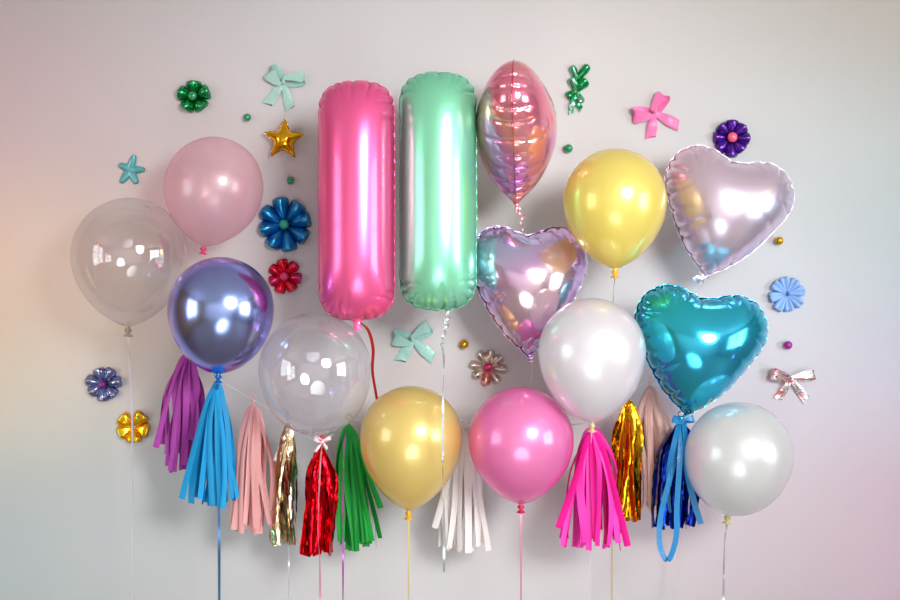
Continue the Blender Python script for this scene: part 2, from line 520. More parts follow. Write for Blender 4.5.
def latex(label, cx, cy, R, top, knot, d, mat, knot_mat, rib=None, name='latex_balloon', tilt=0.0, conic=1.25, rib_path=None, rib_w=2.2, group=None):
    """cx,cy widest point; R half width; top row and knot row, all in photograph pixels"""
    s = S(d); r = R * s; up = (cy - top) * s; dn = (knot - cy) * s
    # a sphere seen from near looks a touch larger than its radius
    root = thing(name, label, 'balloon', W(cx, cy, d), (0, 0, 0), group)
    prof = []
    n = 34
    for k in range(n + 1):
        th = PI / 2 * k / n
        prof.append((r * math.sin(th) + 1e-5, up * math.cos(th)))
    nk = 0.045 * r
    for k in range(1, n + 1):
        th = PI / 2 * k / n
        c = math.sin(th)
        rr = r * (math.cos(th) ** conic) * (1 - 0.10 * math.sin(2 * th) * 0)
        prof.append((max(rr, nk), -dn * c * 0.985))
    prof.append((nk * 0.9, -dn))
    rot = Matrix.Rotation(tilt, 4, 'Y')
    body = lathe(prof, 72).obj('balloon_body', mat, root); body.rotation_euler = (0, tilt, 0)
    # knot: tight collar, swollen turn, flared rolled lip
    kr = 0.040 * r
    kp = [(nk * .8, 0.002), (kr * .9, -kr * .2), (kr * 1.5, -kr * .9), (kr * 1.5, -kr * 1.7), (kr * .8, -kr * 2.3), (kr * .9, -kr * 2.7), (kr * 1.9, -kr * 3.6), (kr * 2.1, -kr * 3.9), (kr * 1.7, -kr * 4.0), (kr * .7, -kr * 3.2), (1e-5, -kr * 3.0)]
    km = lathe(kp, 24)
    km.v = [((rot @ Vector((x * (1 + .18 * math.sin(3 * math.atan2(y, x))), y * (1 + .18 * math.sin(3 * math.atan2(y, x))), z - dn + 0.001)))) for x, y, z in km.v]
    km.obj('knot', knot_mat, root)
    if rib:
        tip = rot @ Vector((0, 0, -dn - kr * 2.2))
        kx = 450 + (root.location.x + tip.x) / s; ky = 300 + (CAM_Z - root.location.z - tip.z) / s
        dd = d
        if rib_path:
            pts = [(kx, ky)] + [(p[0], p[1]) for p in rib_path]
            ds = [d] + [p[2] for p in rib_path]; dd = ds[-1]
        else:
            pts = [(kx, ky)]; ds = [d]
        fl = to_floor(0, 0, dd)
        lx = pts[-1][0]; ly = pts[-1][1]
        pts += [(lx + random.uniform(-1, 1), ly + (fl - ly) * .35), (lx + random.uniform(-3, 3), ly + (fl - ly) * .7), (lx + random.uniform(-3, 3), fl)]
        ds += [dd] * 3
        ribbon_down(pts, ds, rib_w, rib, root, turns=5)
    return root


M['clear'] = clear_film('clear glossy balloon film', (246, 244, 244), 0.05)
M['clear2'] = clear_film('clear glossy balloon film with a milky cast', (247, 246, 250), 0.08)
M['pale_pink'] = pearl('pale pink pearl latex', (255, 236, 240), (252, 226, 234), see=0.62)
M['chrome_blue'] = iridescent('chrome blue latex', (165, 190, 255), (130, 70, 215), 1.0, 0.2, 0.38, coat=0.5)
M['chrome_blue_knot'] = plain('blue latex neck', (20, 120, 200), 0.5, 0.3)
M['gold_pearl'] = pearl('gold pearl latex', (250, 226, 138), (242, 220, 140), see=0.12)
M['yellow_pearl'] = pearl('yellow pearl latex', (254, 238, 128), (248, 228, 130), see=0.1)
M['pink_pearl'] = pearl('hot pink pearl latex', (255, 150, 208), (252, 100, 204), see=0.1)
M['white_pearl'] = pearl('white pearl latex', (246, 244, 248), (244, 240, 244), see=0.2)
M['white_pearl2'] = pearl('milky white pearl latex', (244, 247, 245), (242, 245, 246), see=0.2)
M['knot_clear'] = plain('clear latex knot', (170, 150, 130), 0.0, 0.3)
M['knot_pink'] = plain('pink latex knot', (225, 70, 110), 0, 0.3)
M['knot_red'] = plain('crimson latex knot', (200, 30, 80), 0, 0.3)
M['knot_gold'] = plain('amber latex knot', (235, 175, 30), 0, 0.3)
M['knot_olive'] = plain('cream latex knot', (200, 190, 130), 0, 0.35)

latex('large clear see-through balloon at the far left of the wall', 130, 256, 57, 198, 328, 0.20, M['clear'], M['knot_clear'], M['rib_white'], tilt=0.03, conic=1.4, rib_path=[(132, 420, .2), (132, 560, .2)])
latex('pale pink pearl balloon, topmost on the left, above the metallic blue one', 214, 187, 49, 137, 248, 0.17, M['pale_pink'], M['knot_pink'], tilt=0.17, conic=1.3)
latex('metallic chrome blue and violet balloon on the left', 221, 309, 52.5, 257, 375, 0.34, M['chrome_blue'], M['chrome_blue_knot'], M['rib_blue'], tilt=0.04, conic=1.15, rib_path=[(217, 400, .25), (219, 520, .25)], rib_w=3)
latex('clear see-through balloon below the pink foil column, red tassel under it', 315, 370, 56, 313, 437, 0.27, M['clear2'], M['knot_pink'], M['rib_pink'], tilt=-0.1, conic=1.0, rib_path=[(320, 470, .33), (318, 530, .32), (320, 575, .3)])
latex('gold pearl balloon beside the green tassel', 411, 437, 51, 386, 512, 0.26, M['gold_pearl'], M['knot_gold'], M['rib_gold'], tilt=0.03, conic=1.45)
latex('hot pink pearl balloon at the bottom centre', 521, 440, 52.5, 387, 505, 0.29, M['pink_pearl'], M['knot_red'], M['rib_pink'], tilt=0.0, conic=1.35)
latex('white pearl balloon above the magenta tassel, between the heart balloons', 592, 352, 53.5, 298, 424, 0.36, M['white_pearl'], M['knot_olive'], M['rib_white'], tilt=0.0, conic=1.3, rib_path=[(591.5, 433, .25), (590, 480, .22), (590, 560, .2)], rib_w=1.6)
latex('yellow pearl balloon, upper right, beside the lilac heart', 615, 200, 51.5, 149, 270, 0.30, M['yellow_pearl'], M['knot_gold'], M['rib_gold'], tilt=0.0, conic=1.35, rib_path=[(613, 310, .13), (612, 450, .09), (612, 560, .09)], rib_w=1.6)
latex('milky white pearl balloon, lowest on the right, beside the blue tassel', 739, 455, 53, 402, 517, 0.30, M['white_pearl2'], M['knot_olive'], M['rib_silver'], tilt=0.18, conic=1.05, rib_path=[(724, 560, .3)])

# ------------------------------------------------------------------ foil balloons
M['foil_pink'] = iridescent('satin pink foil', (255, 104, 165), (244, 56, 138), 0.6, 0.30, 0.3, coat=0.5, bump=(6, 0.10, 0.004, 1))
M['foil_mint'] = iridescent('satin mint foil', (150, 238, 195), (80, 208, 170), 0.6, 0.30, 0.3, coat=0.5, bump=(6, 0.10, 0.004, 1))
M['foil_holo'] = iridescent('iridescent lilac blue foil', (222, 208, 240), (140, 125, 215), 0.85, 0.15, 0.35, (((130, 200, 225), (210, 200, 242), (235, 170, 228), (242, 195, 185)), 5.0, 0.55), 0.4)
M['foil_rose'] = iridescent('iridescent rose foil', (252, 160, 180), (235, 115, 175), 0.78, 0.17, 0.35, (((250, 130, 158), (252, 170, 178), (252, 178, 140), (200, 130, 215)), 6.0, 0.6), 0.4)
M['foil_lilac'] = iridescent('satin pale lilac foil', (246, 222, 236), (220, 200, 234), 0.8, 0.28, 0.3, (((240, 205, 215), (235, 215, 235), (225, 215, 240)), 4.0, 0.5), 0.5)
M['foil_teal'] = iridescent('teal mirror foil', (45, 200, 222), (30, 140, 210), 0.82, 0.15, 0.35, (((40, 195, 185), (45, 205, 225), (55, 165, 225)), 5.0, 0.5), 0.4)
M['foil_gold'] = plain('gold mirror foil', (250, 190, 40), 1.0, 0.12)


def foil(label, shape, box, d, mat, rot_y=0.0, rot_z=0.0, thick=1.0, tail=None, name='foil_balloon', tail_mat=None):
    """box: x0,x1,y0,y1 of the unrotated balloon in pixels"""
    x0, x1, y0, y1 = box; s = S(d)
    v, f = shape
    v = fit(v, (x1 - x0) * s, (y1 - y0) * s)
    v[:, 1] *= thick
    root = thing(name, label, 'balloon', W((x0 + x1) / 2, (y0 + y1) / 2, d))
    o = mesh_obj('balloon_body', v, f, mat, root)
    o.rotation_euler = (0, rot_y, rot_z)
    if tail:
        tx, tz, L, w, ang = tail                      # in pixels from the centre
        p0 = Vector((tx * s, 0, -tz * s)); dr = Vector((math.sin(ang), 0, -math.cos(ang)))
        path = [p0 + dr * (L * s * k / 8) + Vector((0, .002 * math.sin(k), 0)) for k in range(9)]
        strap(path, lambda u: w * s * (1 - .35 * math.sin(PI * u) - .25 * u), thick=0.002, crease=0.3).obj('valve_tail', tail_mat or mat, root)
    return root


def cap_weight(x, z):
    e = (abs(z) - 0.24) / 0.10
    return 0.06 if e < 0 else min(1.0, 0.5 + e)


TP = (0.046, 0.011, 0.11, cap_weight)
tube_shape = inflate(tube_outline(0.30, 0.76), 0.0055, 330, 14, 1.0, 0.03, 3, smooth=1, flange=0.0025, pucker=TP)
tube_shape2 = inflate(tube_outline(0.30, 0.76), 0.0055, 330, 14, 1.0, 0.03, 11, smooth=1, flange=0.0025, pucker=TP)
HP = (0.050, 0.009, 0.12, lambda x, z: 1.0)
heart_shape = inflate(heart_outline(0.45, 0.44, bulge=0.19), 0.0055, 330, 14, 1.0, 0.03, 5, smooth=1, flange=0.004, pucker=(0.050, 0.008, 0.10, lambda x, z: 1.0))
heart_shape2 = inflate(heart_outline(0.47, 0.43, bulge=0.19), 0.0055, 330, 14, 1.0, 0.03, 8, smooth=1, flange=0.004, pucker=HP)
star_shape = inflate(star_outline(0.065, 0.038), 0.0025, 300, 12, 0.4, 0.05, 5, smooth=2, flange=0.0015)

pink_col = foil('tall pink foil column balloon shaped like the digit one', tube_shape, (318, 395, 80, 321), 0.30, M['foil_pink'], tail=(-1, 115, 15, 12, 0.15))
mint_col = foil('tall mint green foil column balloon shaped like the digit one', tube_shape2, (399, 477, 71, 311), 0.27, M['foil_mint'], tail=(9, 112, 9, 10, 0.1))
rose = foil('iridescent rose heart balloon seen edge-on, its seam facing out', heart_shape, (441, 591, 67, 206), 0.22, M['foil_rose'], rot_z=math.radians(84), thick=.84, tail=(0, 66, 10, 6, 0.1))
holo = foil('iridescent lilac and blue heart balloon under the edge-on rose one', heart_shape, (467, 590, 226, 358), 0.17, M['foil_holo'], rot_y=math.radians(0), rot_z=math.radians(10), tail=(2, 62, 7, 8, 0.1))
lilac = foil('pale lilac pink heart balloon, upper right beside the yellow balloon', heart_shape2, (656, 788, 152, 280), 0.16, M['foil_lilac'], rot_y=math.radians(15), tail=(-17, 57, 13, 13, -0.9))
teal = foil('shiny teal blue heart balloon on the right, tied with blue ribbon', heart_shape2, (629, 764, 289, 418), 0.24, M['foil_teal'], rot_y=math.radians(9), tail=(-15, 62, 9, 8, -0.1))

star = foil('small shiny gold star balloon between the mint bow and green bead', star_shape, (264, 304, 118, 157), 0.028, M['foil_gold'], rot_y=math.radians(3), name='star_balloon')


# ribbons tied to the foil balloons
def strand(parent, pts, w_px, mat, name='ribbon', turns=3.0, n=24, amp=1.1, ph=None):
    o = parent.location; s = S(pts[0][2])
    path = bez([W(x, y, d) - o for x, y, d in pts], n)
    ph = random.uniform(0, 6) if ph is None else ph
    return strap(path, w_px * s, twist=lambda u: ph + amp * math.sin(u * turns * 2 + ph) + u * turns).obj(name, mat, parent)


def curl(parent, a, b, rad_px, loops, w_px, mat, rest=()):
    """spring-curled ribbon from a to b (x, y, d), then on through rest"""
    o = parent.location; A, B = W(*a), W(*b); s = S(a[2]); pts = []
    k = int(loops * 14)
    for i in range(k + 1):
        t = i / k; th = 2 * PI * loops * t; r = rad_px * s * (0.35 + 0.65 * math.sin(PI * min(1, t * 1.3 + .1)))
        pts.append(A.lerp(B, t) + Vector((r * math.cos(th), -r * math.sin(th), 0)) - o)
    if rest: pts += bez([W(*b) - o] + [W(*p) - o for p in rest], 20)[3:]
    return strap(pts, w_px * s, side0=Vector((0, 0, 1)), twist=(lambda u: 3 * max(0, u - .3) * 4) if rest else None).obj('curled_ribbon', mat, parent)


strand(pink_col, [(359, 322, .30), (368, 330, .26), (373, 348, .22), (372.5, 372, .17), (377, 400, .12), (382, 440, .10)], 3.4, M['rib_red'], turns=.4, amp=.3, ph=0)
curl(mint_col, (449, 310, .27), (442, 345, .36), 3.2, 4.5, 2.2, M['rib_silver'], [(444, 362, .41), (443, 400, .425), (443, 470, .43), (444, 520, .42), (444, 572, .41)])
curl(rose, (520, 206, .22), (523, 232, .24), 3.6, 2.5, 2.4, M['rib_pink'])
strand(holo, [(532, 358, .17), (531, 385, .13), (529, 470, .10)], 1.5, M['rib_white'])
strand(lilac, [(703, 280, .16), (704, 300, .12), (695, 360, .07), (680, 450, .07), (675, 560, .07), (675, 700, .07), (676, to_floor(0, 0, .07), .07)], 1.8, M['rib_white'], turns=6)

M['satin_blue'] = sheet('bright blue satin ribbon', (28, 140, 205), 0.35, 0.15)
o_ = teal.location
strand(teal, [(680, 421, .25), (675, 440, .27), (669, 468, .26), (668, 492, .25), (670, 512, .24)], 5.5, M['satin_blue'], 'ribbon_tail', 0.5, amp=.3, ph=.3)
strand(teal, [(684, 421, .25), (686, 445, .27), (687, 470, .26), (693, 498, .25), (701, 524, .25)], 6.0, M['satin_blue'], 'ribbon_tail', 0.5, amp=.3, ph=-.4)
strand(teal, [(682, 424, .25), (680, 460, .28), (677, 505, .28), (676, 538, .28), (668, 560, .28), (660, 545, .27), (661, 515, .26), (672, 470, .26), (681, 426, .24)], 5.5, M['satin_blue'], 'ribbon_loop', 0.0, amp=0, ph=0)


def loop_mesh(c, ang, L, w, H=0.016, lean=0.24, y0=0.0008):
    """one bow loop: out along ang over the front, round, and back behind"""
    a = math.radians(ang); u = Vector((math.cos(a), 0, math.sin(a))); p = Vector((-math.sin(a), 0, math.cos(a)))
    path = []
    for k in range(33):
        t = k / 32; sn = math.sin(PI * t)
        path.append(c + u * (L * max(sn, 0) ** 0.8) + Vector((0, -(y0 + H * (0.5 + 0.5 * math.cos(PI * t)) + H * .35 * sn), 0)) + p * (lean * w * math.cos(PI * t)))
    return strap(path, lambda t: w * (0.20 + 0.80 * max(0, math.sin(PI * t)) ** 0.8) * (1 - .22 * math.exp(-((t - .5) / .10) ** 2)), side0=p + Vector((0, .25, 0)), thick=0.0006, crease=0.0)


def tail_mesh(c, ang, L, w, y0=0.006, wave=0.003, bend=0.0, w0=0.28, cut=0.25):
    a = math.radians(ang); u = Vector((math.cos(a), 0, math.sin(a))); p = Vector((-math.sin(a), 0, math.cos(a)))
    path = []
    for k in range(21):
        t = k / 20
        path.append(c + u * (L * t) + p * (bend * L * math.sin(PI * t)) + Vector((0, -(y0 * (1 - .5 * t) + wave * (0.5 + 0.5 * math.sin(7 * t + ang))), 0)))
    m = strap(path, lambda t: w * (w0 + (1 - w0) * min(1, t * 1.8) ** 0.8), side0=p, thick=0.0006, crease=0.25)
    end = path[-1]; hw = w / 2
    for i, q in enumerate(m.v):
        q = Vector(q)
        if (q - end).dot(u) > -1e-4: m.v[i] = tuple(q - u * (cut * w * (q - end).dot(p) / hw))
    return m


def blob(c, rx, ry, rz, n=16, ridge=0.0):
    m = MB(); rows = []
    for i in range(n + 1):
        th = PI * i / n
        rows.append([c + Vector((rx * math.sin(th) * math.cos(2 * PI * j / n), ry * math.sin(th) * math.sin(2 * PI * j / n), rz * math.cos(th))) for j in range(n)])
    m.grid(rows, True); return m


def bow(label, px, py, loops, tails, mat, group='ribbon bows on the wall', name='ribbon_bow', H=0.016, bend=0.0):
    s = S(0.01); root = thing(name, label, 'bow', W(px, py, 0), group=group); z = Vector((0, 0, 0))
    for a, L, w in loops: loop_mesh(z, a, L * s, w * s, H).obj('loop', mat, root)
    for k, (a, L, w) in enumerate(tails): tail_mesh(z, a, L * s, w * s, bend=bend * (-1) ** k).obj('ribbon_tail', mat, root)
    blob(Vector((0, -H * .9, 0)), 2.4 * s, 0.006, 2.6 * s, 14).obj('knot', mat, root)
    return root


# little white tie on the clear balloon over the red tassel, blue tie on the teal heart
for rt, (bx, by, bd), Ls, mt in ((bpy.data.objects['latex_balloon.003'], (323, 441, .285), ((25, 9, 4), (155, 9, 4), (235, 13, 2.6), (300, 9, 2.6)), plain('pale pink satin tie', (245, 215, 220), 0, .4)),
                                 (teal, (682, 421, .26), ((15, 11, 7), (165, 11, 7)), M['satin_blue'])):
    c = W(bx, by, bd) - rt.location; s = S(bd)
    for k, (a, L, w) in enumerate(Ls):
        (loop_mesh if k < 2 else tail_mesh)(c, a, L * s, w * s).obj('bow_loop' if k < 2 else 'bow_tail', mt, rt)
    blob(c + Vector((0, -.012, 0)), 1.8 * s, .004, 2 * s, 12).obj('bow_knot', mt, rt)

# ------------------------------------------------------------------ ornaments on the wall
M['bow_mint'] = sheet('mint satin', (178, 222, 210), 0.28, 0.15)
M['bow_mint2'] = sheet('pale aqua satin', (176, 230, 222), 0.28, 0.15)
M['bow_pink'] = sheet('pink satin', (252, 128, 190), 0.3, 0.15)
bow('mint green satin bow beside the gold star', 284, 83, [(140, 17, 17), (10, 21, 13)], [(232, 27, 10), (283, 27, 9)], M['bow_mint'])
bow('aqua satin bow under the mint column balloon', 413, 340, [(172, 19, 15), (38, 21, 13)], [(238, 24, 11), (318, 27, 11)], M['bow_mint2'])
bow('pink satin bow at the upper right', 654, 113, [(188, 21, 15), (62, 19, 14)], [(262, 25, 10), (-28, 27, 11)], M['bow_pink'])

m_, nt_, out_ = new_mat('striped metallic ribbon')
b_ = pbsdf(nt_, (230, 220, 225), 0.75, 0.22)
tc_ = nt_.nodes.new('ShaderNodeTexCoord'); wv_ = nt_.nodes.new('ShaderNodeTexNoise'); wv_.inputs['Scale'].default_value = 95; wv_.inputs['Detail'].default_value = 1
mp_ = nt_.nodes.new('ShaderNodeMapping'); mp_.inputs['Scale'].default_value = (0.45, 1, 1)
rp_ = nt_.nodes.new('ShaderNodeValToRGB'); rp_.color_ramp.interpolation = 'EASE'
for i_, (p_, c_) in enumerate(((.36, (235, 150, 165)), (.45, (245, 240, 240)), (.5, (110, 130, 110)), (.56, (250, 245, 245)), (.66, (220, 110, 120)))):
    e_ = rp_.color_ramp.elements[i_] if i_ < 2 else rp_.color_ramp.elements.new(p_)
    e_.position = p_; e_.color = lin(c_)
nt_.links.new(tc_.outputs['Object'], mp_.inputs[0]); nt_.links.new(mp_.outputs[0], wv_.inputs['Vector']); nt_.links.new(wv_.outputs['Fac'], rp_.inputs[0])
nt_.links.new(rp_.outputs[0], b_.inputs['Base Color']); nt_.links.new(b_.outputs[0], out_.inputs[0]); M['striped'] = m_
bow('shiny silver and pink striped bow at the far right', 790, 379, [(163, 22, 11), (12, 23, 10)], [(238, 23, 8), (308, 26, 8)], M['striped'], H=0.02)


def petal_mesh(c, ang, r0, R, w0, w1, H, ridge=0.5, groove=0.0, dent=0.5, n=20, rows=12):
    """puffed foil petal lying on the wall: narrow root, broad folded end"""
    a = math.radians(ang); u = Vector((math.cos(a), 0, math.sin(a))); p = Vector((-math.sin(a), 0, math.cos(a)))
    m = MB(); rr = []
    def sec(r, w, h, lift=0.0):
        out = []
        for j in range(n):
            th = 2 * PI * j / n; cx = math.cos(th); sy = math.sin(th)
            if sy >= 0:
                hh = (1 - ridge) * sy ** 0.75 + ridge * (1 - abs(cx))
                hh *= 1 - groove * math.exp(-(cx / 0.24) ** 2)
                y = -(0.0015 + lift + h * hh)
            else: y = -0.0014 - lift * 0.8 - 0.0013 * sy
            out.append(c + u * r + p * (w * cx) + Vector((0, y, 0)))
        return out
    for k in range(rows + 1):
        t = k / rows
        r = r0 + (R - r0) * t
        w = w0 + (w1 - w0) * t ** 0.85
        h = H * (0.25 + 0.75 * math.sin(min(1, t * 1.15) * PI / 2))
        if t > 0.65: w *= 1 - ((t - .65) / .35) ** 2 * 0.26
        rr.append(sec(r, w, h))
    rr.append(sec(R + 0.05 * (R - r0), w1 * .56, H * .84))
    rr.append(sec(R - dent * .08 * (R - r0), w1 * .44, H * .60, H * .1))
    rr.append(sec(R - dent * .35 * (R - r0), w1 * .15, H * .2, H * .3))
    m.grid(rr, True, True); return m


def flower(label, px, py, R, n, mat, cmat, cr, H=0.016, rot=90, ridge=.5, groove=0., fill=.92, jit=3, r0=.12, group='foil flowers on the wall', name='foil_flower', dent=.5, skip=(), gems=None):
    s = S(0.01); root = thing(name, label, 'flower', W(px, py, 0), group=group)
    for k in range(n):
        if k in skip: continue
        a = rot + 360 * k / n + random.uniform(-jit, jit); q = random.uniform(.93, 1.04)
        mm = mat[k % len(mat)] if isinstance(mat, list) else mat
        petal_mesh(Vector((0, 0, 0)), a, r0 * R * s, R * s * q, 1.2 * s, R * s * math.tan(PI / n) * fill, H * random.uniform(.85, 1.1), ridge, groove, dent).obj('petal', mm, root)
    if cmat: blob(Vector((0, -H * 0.75, 0)), cr * s, cr * s * .8, cr * s, 20).obj('center_bead', cmat, root)
    return root


fm = lambda nm, c, c2, r=0.2: iridescent(nm, c, c2, 0.9, r, 0.35, coat=0.6)
M['f_green'] = fm('emerald foil', (20, 170, 95), (5, 110, 60)); M['f_blue'] = fm('blue foil', (25, 145, 200), (15, 80, 170), .28)
M['f_red'] = fm('red foil', (225, 25, 60), (190, 20, 90), .25); M['f_magred'] = fm('magenta red foil', (210, 30, 110), (190, 20, 90), .25)
M['f_violet'] = fm('violet foil', (98, 40, 165), (70, 20, 120), .3)
M['f_steel'] = fm('silver blue foil', (150, 160, 200), (70, 70, 170), .18); M['f_gold'] = fm('yellow gold foil', (248, 195, 20), (235, 150, 10), .25)
M['f_champ'] = fm('champagne silver foil', (225, 212, 200), (190, 175, 170), .25); M['f_blush'] = fm('blush foil', (240, 170, 160), (230, 150, 150), .25)
M['satin_sky'] = sheet('sky blue satin', (158, 198, 248), .38, .1)
M['b_green'] = plain('green glossy bead', (22, 150, 95), 0.2, 0.15, Coat_Weight=1.0); M['b_aqua'] = plain('sea green bead', (40, 170, 140), 0.1, 0.3)
M['b_pink'] = plain('coral pink bead', (245, 100, 130), 0.1, 0.3); M['b_rose'] = plain('rose bead', (225, 60, 110), 0.1, 0.3)
M['b_plum'] = plain('plum gem', (130, 50, 150), 0.5, 0.15); M['b_ruby'] = plain('ruby gem', (190, 10, 85), 0.5, 0.12, Coat_Weight=1.0)
M['b_gold'] = plain('gold bead metal', (225, 165, 40), 0.8, 0.22); M['b_mag'] = plain('magenta bead', (175, 50, 150), 0.4, 0.2)

flower('small emerald green foil flower with five petals, upper left', 194, 97, 15.5, 5, M['f_green'], M['b_green'], 4.6, H=.026, rot=92, fill=.88)
flower('large blue foil flower with a sea green bead centre', 285, 225, 25.5, 8, M['f_blue'], M['b_aqua'], 4.8, H=.03, rot=102, fill=1.0)
flower('red foil flower with a rose centre, below the large blue one', 285, 276.5, 16.5, 7, [M['f_red'], M['f_red'], M['f_magred']], M['b_rose'], 4.3, H=.019, rot=98, fill=.92)
flower('silver blue foil flower with a plum centre, lower left', 104, 384, 16.5, 7, M['f_steel'], M['b_plum'], 4, H=.02, rot=112, fill=.98)
flower('yellow gold foil flower below the silver blue one', 134, 427, 15.5, 5, M['f_gold'], None, 0, H=.02, rot=62, ridge=.2, fill=.88, groove=.25, dent=1.2, jit=9)
flower('deep violet foil flower with a coral pink centre, above the lilac heart', 731, 138, 18, 8, M['f_violet'], M['b_pink'], 5, H=.022, rot=88, fill=1.08, ridge=.5)
flower('champagne silver foil flower with a ruby centre, above the hot pink balloon', 488, 367, 17.5, 8, [M['f_champ'], M['f_champ'], M['f_champ'], M['f_champ'], M['f_blush']], M['b_ruby'], 5, H=.02, rot=80, fill=.84, ridge=.95)
flower('sky blue satin ribbon rosette on the right', 786, 294, 17.5, 8, M['satin_sky'], plain('deep blue knot', (50, 95, 190), 0, .4), 2.0, H=.022, rot=100, ridge=.1, groove=.95, fill=.92, name='ribbon_rosette', dent=.9)

# crumpled green foil bow standing upright
s_ = S(.01); gb = thing('foil_bow', 'green crumpled foil bow standing upright, right of the rose balloon', 'bow', W(576, 90, 0), group='ribbon bows on the wall')
M['f_green2'] = fm('pale green foil', (120, 200, 165), (40, 130, 95), .22)
for cx_, cy_, an_, L_, w_, mt_ in ((576, 91, 108, 13, 5.2, 'f_green2'), (576, 91, 48, 14, 5.5, 'f_green'), (575, 92, 215, 9, 4.5, 'f_green'), (576, 92, 290, 12, 5.0, 'f_green2'), (577, 80, 112, 14, 3.6, 'f_green2'), (577, 80, 52, 17, 4.0, 'f_green')):
    petal_mesh(Vector(((cx_ - 576) * s_, 0, (90 - cy_) * s_)), an_, .5 * s_, L_ * s_, 2.6 * s_, w_ * 1.3 * s_, .018, .4).obj('loop', M[mt_], gb)
for an_, L_, mt_ in ((262, 17, 'f_green2'), (302, 15, 'f_green')):
    tail_mesh(Vector((-3 * s_, 0, -7 * s_)), an_, L_ * s_, 5 * s_, y0=.01, cut=.5, w0=.6).obj('ribbon_tail', M[mt_], gb)

# aqua ribbon starfish
sf = thing('star_ornament', 'small aqua ribbon star at the upper left, above the clear balloon', 'star', W(130, 169.5, 0))
M['aqua'] = plain('aqua satin foil', (95, 180, 185), .35, .3)
for an_, L_ in ((72, 14), (155, 11), (-2, 14), (237, 15), (296, 15)):
    petal_mesh(Vector((0, 0, 0)), an_, -3 * s_, L_ * s_, 5.0 * s_, 3.2 * s_, .008, .1, dent=.1).obj('arm', M['aqua'], sf)

for lab_, x_, y_, r_, mt_ in (('green bead between the emerald flower and the gold star', 248, 118, 3.9, 'b_green'), ('green bead below the gold star', 291, 181, 3.9, 'b_green'),
                              ('green bead right of the rose heart balloon', 568, 149, 4.4, 'b_green'), ('gold bead beside the aqua bow', 464, 344, 4.6, 'b_gold'),
                              ('gold bead right of the lilac heart balloon', 778, 241, 4.2, 'b_gold'), ('magenta bead below the sky blue rosette', 787, 345, 4.2, 'b_mag')):
    r = r_ * S(.01); m = MB(); rows = []
    for i in range(19):
        th = 0.35 + (PI - .7) * i / 18
        rows.append([(r * math.cos(th), r * math.sin(th) * math.cos(2 * PI * j / 24), r * math.sin(th) * math.sin(2 * PI * j / 24)) for j in range(24)])
    rows = [[(p[0] * .3, p[1], p[2]) for p in rows[0]]] + rows + [[(p[0] * .3, p[1], p[2]) for p in rows[-1]]]
    b = m.grid(rows, True, True).obj('bead', M[mt_]); b.location = W(x_, y_, 0) + Vector((0, -r, 0)); b.rotation_euler = (0, .4 + x_, .5)
    tag(b, lab_, 'bead', 'beads on the wall')

